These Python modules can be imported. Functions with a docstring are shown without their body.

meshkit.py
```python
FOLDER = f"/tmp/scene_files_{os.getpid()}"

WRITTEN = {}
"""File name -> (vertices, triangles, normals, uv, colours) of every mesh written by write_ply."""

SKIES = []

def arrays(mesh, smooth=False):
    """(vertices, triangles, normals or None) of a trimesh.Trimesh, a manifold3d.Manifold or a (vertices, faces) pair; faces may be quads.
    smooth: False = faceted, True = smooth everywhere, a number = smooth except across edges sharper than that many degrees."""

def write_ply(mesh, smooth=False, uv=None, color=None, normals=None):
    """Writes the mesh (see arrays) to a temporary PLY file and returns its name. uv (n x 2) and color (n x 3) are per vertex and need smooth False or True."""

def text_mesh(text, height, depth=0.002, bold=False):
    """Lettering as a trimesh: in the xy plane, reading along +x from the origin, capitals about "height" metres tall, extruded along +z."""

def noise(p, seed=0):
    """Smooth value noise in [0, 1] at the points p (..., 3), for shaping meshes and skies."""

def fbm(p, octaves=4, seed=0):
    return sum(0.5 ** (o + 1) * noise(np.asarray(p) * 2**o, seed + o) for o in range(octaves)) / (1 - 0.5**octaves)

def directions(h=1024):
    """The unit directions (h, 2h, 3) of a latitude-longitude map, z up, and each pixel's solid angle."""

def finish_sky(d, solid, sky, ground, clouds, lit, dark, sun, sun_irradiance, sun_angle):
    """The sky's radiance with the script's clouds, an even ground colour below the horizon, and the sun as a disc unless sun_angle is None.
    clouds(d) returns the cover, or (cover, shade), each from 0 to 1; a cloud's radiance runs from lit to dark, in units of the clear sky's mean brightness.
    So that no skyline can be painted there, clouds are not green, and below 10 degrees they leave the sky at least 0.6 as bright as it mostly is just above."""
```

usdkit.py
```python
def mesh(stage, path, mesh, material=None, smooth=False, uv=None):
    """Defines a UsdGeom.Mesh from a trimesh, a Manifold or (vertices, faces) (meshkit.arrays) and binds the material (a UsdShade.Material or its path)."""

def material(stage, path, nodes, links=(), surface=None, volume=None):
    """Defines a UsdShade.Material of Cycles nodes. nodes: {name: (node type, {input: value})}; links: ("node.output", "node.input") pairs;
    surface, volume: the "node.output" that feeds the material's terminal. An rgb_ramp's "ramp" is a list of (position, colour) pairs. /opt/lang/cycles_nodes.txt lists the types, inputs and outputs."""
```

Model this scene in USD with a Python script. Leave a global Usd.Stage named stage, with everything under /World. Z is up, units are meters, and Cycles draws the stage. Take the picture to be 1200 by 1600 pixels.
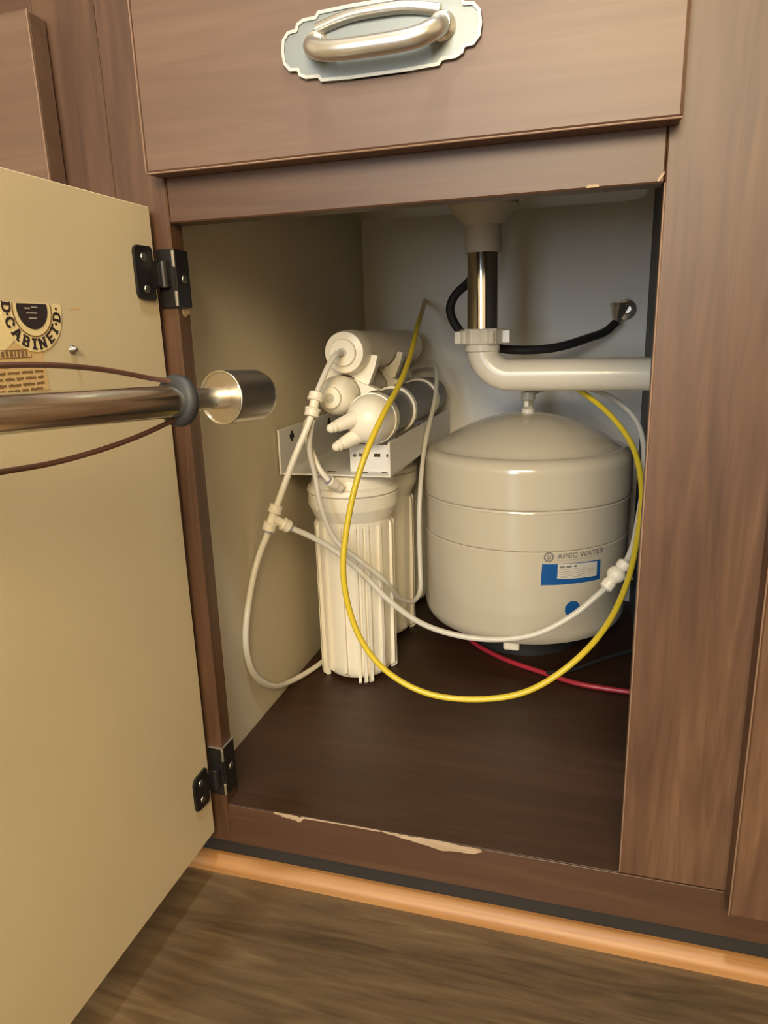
import math, random
import numpy as np, trimesh
import manifold3d as m3
from shapely.geometry import Polygon, Point, box as sbox
from shapely.ops import unary_union
from pxr import Usd, UsdGeom, UsdLux, UsdShade, Gf, Sdf, Vt
import usdkit, meshkit

stage = Usd.Stage.CreateInMemory()
UsdGeom.SetStageUpAxis(stage, UsdGeom.Tokens.z)
UsdGeom.SetStageMetersPerUnit(stage, 1.0)
UsdGeom.Xform.Define(stage, '/World')
UsdGeom.Scope.Define(stage, '/World/Looks')
random.seed(7)
rng = np.random.default_rng(7)

# All builders work in the cabinet's frame: x to the right, y into the cabinet, z up from the cabinet's inner floor.
ZO = 0.0765                     # height of the cabinet's inner floor above the kitchen floor
ZF = -ZO                        # kitchen floor in the cabinet's frame

# ------------------------------------------------------------------ camera
F_PX = 1083.0
YAW, PITCH, ROLL = 0.2888, 0.2524, -0.0303
EYE = np.array([0.30989, -0.49567, 0.42364 + ZO])
fwd = np.array([-math.sin(YAW) * math.cos(PITCH), math.cos(YAW) * math.cos(PITCH), -math.sin(PITCH)])
rgt = np.cross(fwd, [0, 0, 1]); rgt /= np.linalg.norm(rgt)
upv = np.cross(rgt, fwd)
rr = math.cos(ROLL) * rgt + math.sin(ROLL) * upv
uu = -math.sin(ROLL) * rgt + math.cos(ROLL) * upv
cam = UsdGeom.Camera.Define(stage, '/World/camera')
M = np.eye(4); M[0, :3] = rr; M[1, :3] = uu; M[2, :3] = -fwd; M[3, :3] = EYE
cam.AddTransformOp().Set(Gf.Matrix4d(M.tolist()))
cam.CreateFocalLengthAttr(26.0)
cam.CreateHorizontalApertureAttr(26.0 * 1200 / F_PX)
cam.CreateVerticalApertureAttr(26.0 * 1600 / F_PX)
cam.CreateClippingRangeAttr(Gf.Vec2f(0.01, 100))
cam.CreateExposureAttr(0.0)

# ------------------------------------------------------------------ lights
def aim(prim, pos, target):
    pos, target = np.array(pos, float), np.array(target, float)
    z = pos - target; z /= np.linalg.norm(z)
    x = np.cross([0, 0, 1], z)
    if np.linalg.norm(x) < 1e-6: x = np.array([1.0, 0, 0])
    x /= np.linalg.norm(x); y = np.cross(z, x)
    m = np.eye(4); m[0, :3] = x; m[1, :3] = y; m[2, :3] = z; m[3, :3] = pos
    UsdGeom.Xformable(prim).AddTransformOp().Set(Gf.Matrix4d(m.tolist()))

CEIL = 2.35
LAMP = np.array([0.38, -1.32, 1.02])      # large warm paper globe of a floor lamp behind the photographer
l = UsdLux.SphereLight.Define(stage, '/World/lamp_globe')
l.CreateRadiusAttr(0.26); l.CreateIntensityAttr(31.0); l.CreateColorAttr(Gf.Vec3f(1.0, 0.81, 0.51))
l.AddTranslateOp().Set(Gf.Vec3d(*LAMP.tolist()))
WIN = dict(x0=-0.42, x1=0.12, z0=0.22, z1=2.05, y=-2.60)   # window in the wall behind the photographer
l = UsdLux.RectLight.Define(stage, '/World/window_daylight')
l.CreateWidthAttr(0.54); l.CreateHeightAttr(1.83); l.CreateIntensityAttr(14.0); l.CreateColorAttr(Gf.Vec3f(0.84, 0.93, 1.0))
aim(l, ((WIN['x0'] + WIN['x1']) / 2, WIN['y'] - 0.06, (WIN['z0'] + WIN['z1']) / 2), ((WIN['x0'] + WIN['x1']) / 2, 0, (WIN['z0'] + WIN['z1']) / 2))
SPOT = np.array([0.26, -0.46, 1.90])             # cool downlight above the counter's front edge
l = UsdLux.DiskLight.Define(stage, '/World/counter_downlight')
l.CreateRadiusAttr(0.06); l.CreateIntensityAttr(420.0); l.CreateColorAttr(Gf.Vec3f(0.86, 0.95, 1.0))
aim(l, SPOT, SPOT + np.array([0, 0.02, -1.0]))
l = UsdLux.DomeLight.Define(stage, '/World/sky_dome')
l.CreateIntensityAttr(0.6); l.CreateColorAttr(Gf.Vec3f(0.8, 0.9, 1.0))

# ------------------------------------------------------------------ materials
def lin(c):
    return tuple(((v / 255) / 12.92 if v <= 10 else (((v / 255) + 0.055) / 1.055) ** 2.4) for v in c)

def plain(name, color, rough=0.5, metallic=0.0, spec=0.5, bump=0.0, bscale=300, vary=0.0, coat=0.0):
    nodes = {'p': ('principled_bsdf', {'base_color': color, 'roughness': rough, 'metallic': metallic, 'specular_ior_level': spec, 'coat_weight': coat})}
    links = []
    if vary or bump:
        nodes['g'] = ('geometry', {})
        nodes['n'] = ('noise_texture', {'scale': bscale, 'detail': 3.0})
        links.append(('g.position', 'n.vector'))
    if vary:
        c2 = tuple(max(0, v * (1 - vary)) for v in color)
        nodes['n2'] = ('noise_texture', {'scale': 9.0, 'detail': 4.0})
        nodes['r'] = ('rgb_ramp', {'ramp': [(0.3, c2), (0.7, color)]})
        links += [('g.position', 'n2.vector'), ('n2.fac', 'r.fac'), ('r.color', 'p.base_color')]
    if bump:
        nodes['b'] = ('bump', {'strength': bump, 'distance': 0.001})
        links += [('n.fac', 'b.height'), ('b.normal', 'p.normal')]
    return usdkit.material(stage, '/World/Looks/' + name, nodes, links, surface='p.BSDF')

def wood(name, ramp, grain, rough=0.42, along=3.0, across=46.0, dist=1.2, spec=0.5, bump=0.08, offset=(0, 0, 0), patch=0.35, coat=0.0):
    """Wood-print laminate: streaks run along the axis grain (0 x, 1 y, 2 z)."""
    sc = [across] * 3; sc[grain] = along
    sc2 = [across * 3.4] * 3; sc2[grain] = along * 2.2
    sc3 = [7.0] * 3; sc3[grain] = 1.6
    nodes = {
        'g': ('geometry', {}),
        'm': ('mapping', {'scale': sc, 'location': offset}), 'm2': ('mapping', {'scale': sc2, 'location': offset}), 'm3': ('mapping', {'scale': sc3, 'location': offset}),
        'n': ('noise_texture', {'scale': 1.0, 'detail': 5.0, 'roughness': 0.55, 'distortion': dist}),
        'n2': ('noise_texture', {'scale': 1.0, 'detail': 4.0, 'roughness': 0.6, 'distortion': 0.4}),
        'n3': ('noise_texture', {'scale': 1.0, 'detail': 3.0, 'roughness': 0.5, 'distortion': 0.8}),
        'a': ('mix_float', {'fac': 0.36}), 'a2': ('mix_float', {'fac': patch}),
        'r': ('rgb_ramp', {'ramp': ramp}),
        'b': ('bump', {'strength': bump, 'distance': 0.0008}),
        'p': ('principled_bsdf', {'roughness': rough, 'specular_ior_level': spec, 'coat_weight': coat, 'coat_roughness': 0.30, 'coat_ior': 1.6}),
    }
    links = [('g.position', 'm.vector'), ('g.position', 'm2.vector'), ('g.position', 'm3.vector'), ('m.vector', 'n.vector'), ('m2.vector', 'n2.vector'), ('m3.vector', 'n3.vector'),
             ('n.fac', 'a.a'), ('n2.fac', 'a.b'), ('a.result', 'a2.a'), ('n3.fac', 'a2.b'), ('a2.result', 'r.fac'), ('r.color', 'p.base_color'), ('a.result', 'b.height'), ('b.normal', 'p.normal')]
    return usdkit.material(stage, '/World/Looks/' + name, nodes, links, surface='p.BSDF')

CAB = [(0.30, (0.036, 0.015, 0.0070)), (0.43, (0.066, 0.030, 0.0145)), (0.55, (0.100, 0.048, 0.0240)), (0.68, (0.165, 0.088, 0.047))]
SHEEN = 0.46
M_ = {}
M_['cab_v'] = wood('cabinet_wood_upright', CAB, 2, rough=SHEEN, across=36, dist=2.2)
M_['cab_h'] = wood('cabinet_wood_level', [(0.30, (0.050, 0.022, 0.0105)), (0.5, (0.074, 0.034, 0.0165)), (0.70, (0.115, 0.058, 0.030))], 0, rough=SHEEN, offset=(3, 7, 1))
CABD = [(0.30, (0.092, 0.049, 0.031)), (0.5, (0.122, 0.068, 0.043)), (0.70, (0.165, 0.097, 0.063))]
M_['cab_h2'] = wood('cabinet_wood_drawer', CABD, 0, rough=SHEEN, offset=(13, 2, 5))
M_['cab_edge'] = plain('cabinet_edge_worn', (0.21, 0.125, 0.08), 0.55)
M_['chip'] = wood('bare_particle_board', [(0.3, (0.26, 0.17, 0.10)), (0.7, (0.50, 0.38, 0.26))], 0, rough=0.8, along=30, across=240, bump=0.4)
M_['cream'] = plain('cream_laminate', (0.615, 0.515, 0.335), 0.42, vary=0.05, bump=0.03)
M_['cream_side'] = plain('cream_side_panel', (0.64, 0.56, 0.41), 0.5, vary=0.05, bump=0.03)
M_['back'] = plain('grey_beige_back_panel', (0.84, 0.82, 0.77), 0.55, vary=0.05)
M_['inner_floor'] = wood('inner_floor_laminate', [(0.3, (0.022, 0.0085, 0.0036)), (0.5, (0.036, 0.0145, 0.0060)), (0.7, (0.057, 0.024, 0.0105))], 0, rough=0.5, along=4, across=60, bump=0.04)
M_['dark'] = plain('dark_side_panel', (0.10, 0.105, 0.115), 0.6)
M_['kick'] = plain('black_vinyl_kick', (0.018, 0.017, 0.017), 0.5, bump=0.3, bscale=900)
M_['shoe'] = wood('honey_oak_molding', [(0.3, (0.28, 0.128, 0.042)), (0.5, (0.37, 0.182, 0.064)), (0.7, (0.46, 0.245, 0.094))], 0, rough=0.45, along=5, across=160, bump=0.1)
M_['white'] = plain('white_plastic', (0.88, 0.82, 0.69), 0.36)
M_['white_gloss'] = plain('white_painted_steel', (0.54, 0.485, 0.385), 0.17, coat=0.3)
M_['white_metal'] = plain('white_coated_bracket', (0.78, 0.76, 0.72), 0.4)
M_['pvc'] = plain('white_pvc', (0.74, 0.69, 0.59), 0.24)
M_['seam'] = plain('dull_white_seam', (0.52, 0.49, 0.43), 0.5)
M_['tube_white'] = plain('white_tubing', (0.84, 0.80, 0.70), 0.32)
M_['yellow'] = plain('yellow_tubing', (0.66, 0.50, 0.035), 0.3)
M_['red'] = plain('red_tubing', (0.36, 0.022, 0.042), 0.35)
M_['black_rubber'] = plain('black_rubber', (0.022, 0.022, 0.024), 0.55)
M_['black_plastic'] = plain('black_plastic', (0.02, 0.02, 0.02), 0.5)
M_['hole'] = plain('dark_slot', (0.02, 0.018, 0.015), 0.8)
M_['hinge'] = plain('black_hinge_metal', (0.030, 0.028, 0.027), 0.30, metallic=0.6)
M_['hinge_edge'] = plain('worn_hinge_edge', (0.62, 0.58, 0.50), 0.32, metallic=0.9)
M_['screw'] = plain('dark_screw_steel', (0.24, 0.22, 0.20), 0.35, metallic=0.9)
M_['chrome'] = plain('chrome', (0.82, 0.80, 0.77), 0.10, metallic=1.0)
M_['steel'] = plain('brushed_steel', (0.66, 0.61, 0.53), 0.30, metallic=1.0)
M_['steel_polish'] = plain('polished_steel', (0.78, 0.79, 0.69), 0.17, metallic=1.0)
M_['cord'] = plain('brown_cord', (0.075, 0.030, 0.018), 0.55)
M_['membrane'] = plain('grey_membrane_housing', (0.16, 0.15, 0.15), 0.4)
M_['blue'] = plain('label_blue', (0.010, 0.090, 0.30), 0.35)
M_['label_white'] = plain('label_white', (0.62, 0.58, 0.50), 0.45)
M_['ink_grey'] = plain('label_grey_ink', (0.20, 0.19, 0.18), 0.5)
M_['ink_light'] = plain('label_pale_ink', (0.38, 0.35, 0.31), 0.5)
M_['collet'] = plain('violet_grey_collet', (0.30, 0.29, 0.40), 0.4)
M_['sticker'] = plain('cream_sticker', (0.80, 0.66, 0.36), 0.42)
M_['sticker_tan'] = plain('tan_paper_label', (0.66, 0.46, 0.22), 0.6, vary=0.15)
M_['ink'] = plain('sticker_ink', (0.030, 0.020, 0.022), 0.5)
M_['ink_brown'] = plain('sticker_brown_ink', (0.20, 0.12, 0.05), 0.55)
M_['brass'] = plain('satin_pewter_pull', (0.62, 0.61, 0.57), 0.28, metallic=0.9)
M_['pewter_rim'] = plain('pewter_rim', (0.40, 0.40, 0.38), 0.5, metallic=0.35)
M_['pewter_dark'] = plain('aged_pewter_plate', (0.20, 0.22, 0.215), 0.42, metallic=0.5)
M_['paint'] = plain('wall_paint', (0.66, 0.60, 0.50), 0.7)
M_['ceil'] = plain('ceiling_paint', (0.78, 0.74, 0.66), 0.8)
M_['counter'] = plain('grey_stone_counter', (0.42, 0.40, 0.37), 0.35, vary=0.3)
M_['frame_white'] = plain('white_window_frame', (0.80, 0.80, 0.78), 0.4)

# clear tubing: milky, partly see-through
usdkit.material(stage, '/World/Looks/milky_tubing', {
    'p': ('principled_bsdf', {'base_color': (0.78, 0.75, 0.68), 'roughness': 0.28}), 't': ('transparent_bsdf', {'color': (0.92, 0.90, 0.84)}), 'm': ('mix_closure', {'fac': 0.30})},
    [('p.BSDF', 'm.closure1'), ('t.BSDF', 'm.closure2')], surface='m.closure')
M_['milky'] = UsdShade.Material.Get(stage, '/World/Looks/milky_tubing')
usdkit.material(stage, '/World/Looks/window_glass', {
    'f': ('fresnel', {'IOR': 1.45}), 't': ('transparent_bsdf', {}), 'g': ('glossy_bsdf', {'roughness': 0.0, 'color': (1, 1, 1)}), 'm': ('mix_closure', {})},
    [('f.fac', 'm.fac'), ('t.BSDF', 'm.closure1'), ('g.BSDF', 'm.closure2')], surface='m.closure')
M_['glass'] = UsdShade.Material.Get(stage, '/World/Looks/window_glass')

# floor planks: a few printed-wood variants
PLANK = []
for k, (a, b) in enumerate([(0.84, 0), (0.95, 9), (0.74, 21), (0.90, 33)]):
    rp = [(0.34, (0.042 * a, 0.025 * a, 0.011 * a)), (0.43, (0.088 * a, 0.054 * a, 0.0255 * a)), (0.53, (0.135 * a, 0.086 * a, 0.042 * a)), (0.61, (0.20 * a, 0.136 * a, 0.070 * a)), (0.68, (0.31 * a, 0.225 * a, 0.125 * a))]
    PLANK.append(wood('vinyl_plank_%s' % 'abcd'[k], rp, 0, rough=0.42, along=6.0, across=52, dist=1.5, offset=(b, b * 2, 0), patch=0.42, bump=0.15))

# ------------------------------------------------------------------ mesh helpers
V = lambda *a: np.array(a, float)
def hullmesh(pts):
    return trimesh.convex.convex_hull(np.asarray(pts, float))
def bx(lo, hi, ch=0.0):
    """Box with chamfered edges."""
    lo, hi = np.array(lo, float), np.array(hi, float)
    ch = min(ch, 0.45 * (hi - lo).min())
    if ch <= 0:
        b = trimesh.creation.box(hi - lo); b.apply_translation((lo + hi) / 2); return b
    pts = []
    for sx in (0, 1):
        for sy in (0, 1):
            for sz in (0, 1):
                c = np.where([sx, sy, sz], hi, lo); s = np.where([sx, sy, sz], -1, 1)
                for k in range(3):
                    p = c + s * ch; p[k] = c[k]; pts.append(p)
    return hullmesh(pts)
def frame_of(d):
    d = np.array(d, float); d /= np.linalg.norm(d)
    a = V(0, 0, 1) if abs(d[2]) < 0.9 else V(1, 0, 0)
    x = np.cross(a, d); x /= np.linalg.norm(x)
    return x, np.cross(d, x), d
def lathe(profile, p0=(0, 0, 0), d=(0, 0, 1), n=48):
    """profile: (radius, height) pairs, turned about direction d from p0."""
    m = trimesh.creation.revolve(np.array(profile, float), sections=n)
    x, y, z = frame_of(d)
    T = np.eye(4); T[:3, 0], T[:3, 1], T[:3, 2], T[:3, 3] = x, y, z, p0
    m.apply_transform(T)
    if m.volume < 0: m.invert()
    return m
def cyl(p0, p1, r, n=32, ch=0.0, r1=None):
    p0, p1 = np.array(p0, float), np.array(p1, float); L = np.linalg.norm(p1 - p0); r1 = r if r1 is None else r1
    ch = min(ch, 0.4 * L, 0.6 * min(r, r1))
    prof = [(0, 0), (r - ch, 0), (r, ch), (r1, L - ch), (r1 - ch, L), (0, L)] if ch else [(0, 0), (r, 0), (r1, L), (0, L)]
    return lathe(prof, p0, p1 - p0, n)
def ball(c, r, n=2):
    b = trimesh.creation.icosphere(n, r); b.apply_translation(c); return b
def spline(pts, per=10):
    P = np.array(pts, float)
    if len(P) < 3: return np.linspace(P[0], P[1], per + 1)
    Q = np.vstack([2 * P[0] - P[1], P, 2 * P[-1] - P[-2]]); out = []
    for i in range(1, len(Q) - 2):
        p0, p1, p2, p3 = Q[i - 1:i + 3]
        t0 = 0; t1 = np.linalg.norm(p1 - p0) ** .5; t2 = t1 + np.linalg.norm(p2 - p1) ** .5; t3 = t2 + np.linalg.norm(p3 - p2) ** .5
        for t in np.linspace(t1, t2, per, endpoint=False):
            a1 = (t1 - t) / (t1 - t0) * p0 + (t - t0) / (t1 - t0) * p1; a2 = (t2 - t) / (t2 - t1) * p1 + (t - t1) / (t2 - t1) * p2; a3 = (t3 - t) / (t3 - t2) * p2 + (t - t2) / (t3 - t2) * p3
            b1 = (t2 - t) / (t2 - t0) * a1 + (t - t0) / (t2 - t0) * a2; b2 = (t3 - t) / (t3 - t1) * a2 + (t - t1) / (t3 - t1) * a3
            out.append((t2 - t) / (t2 - t1) * b1 + (t - t1) / (t2 - t1) * b2)
    out.append(P[-1]); return np.array(out)
def tube(pts, r, per=10, n=14, closed=False, smooth=True):
    P = spline(pts, per) if smooth else np.array(pts, float)
    if smooth:                                     # soften the kinks of hand-placed points
        for _ in range(6): P[1:-1] = P[1:-1] * 0.5 + (P[:-2] + P[2:]) * 0.25
    T = np.gradient(P, axis=0); T /= np.linalg.norm(T, axis=1)[:, None]
    x, y, _ = frame_of(T[0]); rings = []; a = np.linspace(0, 2 * np.pi, n, endpoint=False)
    for p, t in zip(P, T):
        x = x - t * (x @ t); x /= np.linalg.norm(x); y = np.cross(t, x)
        rings.append(p + r * (np.cos(a)[:, None] * x + np.sin(a)[:, None] * y))
    v = np.vstack(rings + [P[:1], P[-1:]]); f = []; m = len(P)
    for i in range(m - 1):
        for j in range(n):
            k = (j + 1) % n; f += [[i * n + j, i * n + k, (i + 1) * n + k], [i * n + j, (i + 1) * n + k, (i + 1) * n + j]]
    for j in range(n):
        k = (j + 1) % n; f += [[m * n, k, j], [m * n + 1, (m - 1) * n + j, (m - 1) * n + k]]
    return trimesh.Trimesh(v, f, process=False)
def extr(poly, depth, origin=(0, 0, 0), u=(1, 0, 0), v=(0, 0, 1), w=(0, -1, 0)):
    """Extrudes a shapely polygon; its x, y and the depth run along u, v, w from origin."""
    geoms = getattr(poly, 'geoms', [poly])
    m = trimesh.util.concatenate([trimesh.creation.extrude_polygon(g, depth, engine='earcut') for g in geoms])
    return remap(m, origin, u, v, w)
def remap(m, origin, u, v, w):
    T = np.eye(4); T[:3, 0], T[:3, 1], T[:3, 2], T[:3, 3] = u, v, w, origin
    m = m.copy(); flip = np.linalg.det(T[:3, :3]) < 0
    m.vertices = m.vertices @ T[:3, :3].T + T[:3, 3]
    if flip: m.invert()
    return m
cat = trimesh.util.concatenate
def union_of(ms):
    r = m3.Manifold.batch_boolean([m3.Manifold(m3.Mesh(np.asarray(m.vertices, np.float32), np.asarray(m.faces, np.uint32))) for m in map(welded, ms)], m3.OpType.Add).to_mesh()
    return trimesh.Trimesh(np.array(r.vert_properties[:, :3]), np.array(r.tri_verts), process=False)
def welded(m):
    m = trimesh.Trimesh(np.array(m.vertices), np.array(m.faces)); m.merge_vertices(digits_vertex=7); m.update_faces(m.nondegenerate_faces()); return m
def torus(c, d, R, r, n=40, k=14):
    a = np.linspace(0, 2 * np.pi, k, endpoint=False)
    prof = [(R + r * math.cos(t), r * math.sin(t)) for t in a]; prof.append(prof[0])
    return lathe(prof, c, d, n)

# ------------------------------------------------------------------ scene helpers
_used = {}
def unique(parent, name):
    k = (parent, name); i = _used.get(k, 0); _used[k] = i + 1
    return f'{parent}/{name}' if i == 0 else f'{parent}/{name}_{i:03d}'
BASE = {}
def keys(p, label=None, category=None, group=None, kind=None):
    for k, v in (('label', label), ('category', category), ('group', group), ('kind', kind)):
        if v: p.SetCustomDataByKey(k, v)
def thing(name, base, label=None, category=None, group=None, kind=None):
    path = unique('/World', name)
    x = UsdGeom.Xform.Define(stage, path); b = V(base[0], base[1], base[2] + ZO)
    x.AddTranslateOp().Set(Gf.Vec3d(*b.tolist())); BASE[path] = b
    keys(x.GetPrim(), label, category, group, kind)
    return path
def part(parent, name, mesh, mat, smooth=30, label=None):
    path = unique(parent, name)
    m = mesh.copy(); m.vertices = m.vertices + V(0, 0, ZO) - BASE[parent]
    p = usdkit.mesh(stage, path, m, M_[mat] if isinstance(mat, str) else mat, smooth=smooth)
    BASE[path] = BASE[parent]
    if label: keys(p.GetPrim(), label)
    return path
def single(name, mesh, mat, label=None, category=None, group=None, kind=None, smooth=30):
    path = unique('/World', name)
    m = mesh.copy(); c = m.bounds.mean(0); c[2] = m.bounds[0, 2]
    m.vertices = m.vertices - c
    p = usdkit.mesh(stage, path, m, M_[mat] if isinstance(mat, str) else mat, smooth=smooth)
    p.AddTranslateOp().Set(Gf.Vec3d(c[0], c[1], c[2] + ZO))
    keys(p.GetPrim(), label, category, group, kind)
    return path

W, H = 0.350, 0.5087            # the door opening
XL, XR = -0.035, 0.386          # inner faces of the side panels
YB = 0.60                       # inner face of the back panel
RX0, RX1, RY0 = -1.5, 2.0, -2.60
# ------------------------------------------------------------------ the room
fl = thing('floor', (0.2, -1.0, ZF), 'brown wood-look vinyl plank floor in front of the cabinet', 'floor', kind='structure')
part(fl, 'subfloor', bx((RX0, RY0, ZF - 0.03), (RX1, 0.75, ZF - 0.006)), 'kick', smooth=False)
pw, pl, j = 0.228, 1.22, 0
y1 = 0.012 + 3 * 0.228
while y1 > RY0:
    y0 = max(y1 - pw, RY0); yt = min(y1, 0.65); x = RX0 - (0.33 + 0.47 * j) % pl
    if j == 3: x = RX0 - 0.11
    k = 0
    while x < RX1:
        a, b = max(x, RX0), min(x + pl, RX1)
        if b - a > 0.02:
            part(fl, 'plank', bx((a + 0.0003, y0 + 0.0003, ZF - 0.006), (b - 0.0003, yt - 0.0003, ZF), 0.0006), PLANK[(j * 2 + k * 3 + 2) % 4], smooth=False)
        x += pl; k += 1
    y1 = y0; j += 1
zc = CEIL - ZO
single('ceiling', bx((RX0, RY0, zc), (RX1, 0.75, zc + 0.05)), 'ceil', 'off-white ceiling of the kitchen', 'ceiling', kind='structure')
single('wall_front', bx((RX0, 0.65, ZF), (RX1, 0.75, zc)), 'paint', 'beige wall behind the cabinets', 'wall', kind='structure')
single('wall_left', bx((RX0 - 0.1, RY0 - 0.1, ZF), (RX0, 0.75, zc)), 'paint', 'beige wall at the left of the kitchen', 'wall', kind='structure')
single('wall_right', bx((RX1, RY0 - 0.1, ZF), (RX1 + 0.1, 0.75, zc)), 'paint', 'beige wall at the right of the kitchen', 'wall', kind='structure')
wx0, wx1, wz0, wz1 = WIN['x0'], WIN['x1'], WIN['z0'] - ZO, WIN['z1'] - ZO
wb = cat([bx((RX0, RY0 - 0.1, ZF), (wx0, RY0, zc)), bx((wx1, RY0 - 0.1, ZF), (RX1, RY0, zc)), bx((wx0, RY0 - 0.1, ZF), (wx1, RY0, wz0)), bx((wx0, RY0 - 0.1, wz1), (wx1, RY0, zc))])
single('wall_back', wb, 'paint', 'beige wall with the window, opposite the cabinets', 'wall', kind='structure')
wn = thing('window_1', ((wx0 + wx1) / 2, RY0, wz0), 'tall narrow white-framed window opposite the cabinets', 'window', kind='structure')
fr = [bx((wx0, RY0 - 0.05, wz0), (wx0 + 0.03, RY0 + 0.005, wz1), .002), bx((wx1 - 0.03, RY0 - 0.05, wz0), (wx1, RY0 + 0.005, wz1), .002), bx((wx0 + .03, RY0 - 0.05, wz0), (wx1 - .03, RY0 + 0.005, wz0 + .03), .002), bx((wx0 + .03, RY0 - 0.05, wz1 - .03), (wx1 - .03, RY0 + 0.005, wz1), .002)]
part(wn, 'window_frame', cat(fr), 'frame_white', smooth=False)
part(wn, 'pane', bx((wx0 + 0.03, RY0 - 0.03, wz0 + 0.03), (wx1 - 0.03, RY0 - 0.026, wz1 - 0.03)), 'glass', smooth=False)

# toe kick and shoe molding
single('baseboard_front', bx((-0.64, 0.009, ZF), (0.79, 0.022, -0.0425), 0.0005), 'kick', 'black vinyl strip under the cabinet\'s bottom rail', 'baseboard', kind='structure', smooth=False)
pr = [(0.0, 0.0), (0.0, 0.0135)] + [(0.0128 * math.sin(t), 0.0045 + 0.0090 * math.cos(t)) for t in np.linspace(0.15, math.pi / 2, 9)] + [(0.0130, 0.0)]
shoe = extr(Polygon([(a * 1.02, b) for a, b in pr]), 1.43, (-0.64, 0.0088, ZF), (0, -1, 0), (0, 0, 1), (1, 0, 0))
single('trim_1', shoe, 'shoe', 'honey oak shoe molding along the floor under the cabinet', 'molding', kind='structure', smooth=40)

# ------------------------------------------------------------------ floor lamp (behind the photographer)
lx, ly, lz = LAMP[0], LAMP[1], LAMP[2] - ZO
cl = thing('floor_lamp', (lx, ly, ZF), 'floor lamp carrying a large warm glowing globe on a dark pole', 'lamp')
part(cl, 'base', lathe([(0, 0), (0.14, 0), (0.14, 0.012), (0.03, 0.022), (0, 0.022)], (lx, ly, ZF)), 'black_plastic')
part(cl, 'pole', cyl((lx, ly, ZF + 0.02), (lx, ly, lz - 0.29), 0.009), 'black_plastic')
part(cl, 'globe_collar', lathe([(0, -0.262), (0.05, -0.262), (0.05, -0.285), (0.012, -0.295), (0, -0.295)], (lx, ly, lz)), 'black_plastic')

# ------------------------------------------------------------------ downlight over the counter's front edge (above the frame)
dl = thing('pendant_downlight', (SPOT[0], SPOT[1], zc), 'white cylindrical pendant downlight over the counter edge', 'lamp')
part(dl, 'canopy', lathe([(0, 0), (0.05, 0), (0.05, -0.02), (0, -0.02)], (SPOT[0], SPOT[1], zc)), 'frame_white')
part(dl, 'cord', cyl((SPOT[0], SPOT[1], SPOT[2] - ZO + 0.12), (SPOT[0], SPOT[1], zc - 0.018), 0.003), 'black_plastic')
part(dl, 'housing', lathe([(0.062, 0.0), (0.066, 0.0), (0.066, 0.120), (0, 0.122), (0, 0.118), (0.062, 0.116), (0.062, 0.0)], (SPOT[0], SPOT[1], SPOT[2] - ZO)), 'frame_white')

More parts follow.
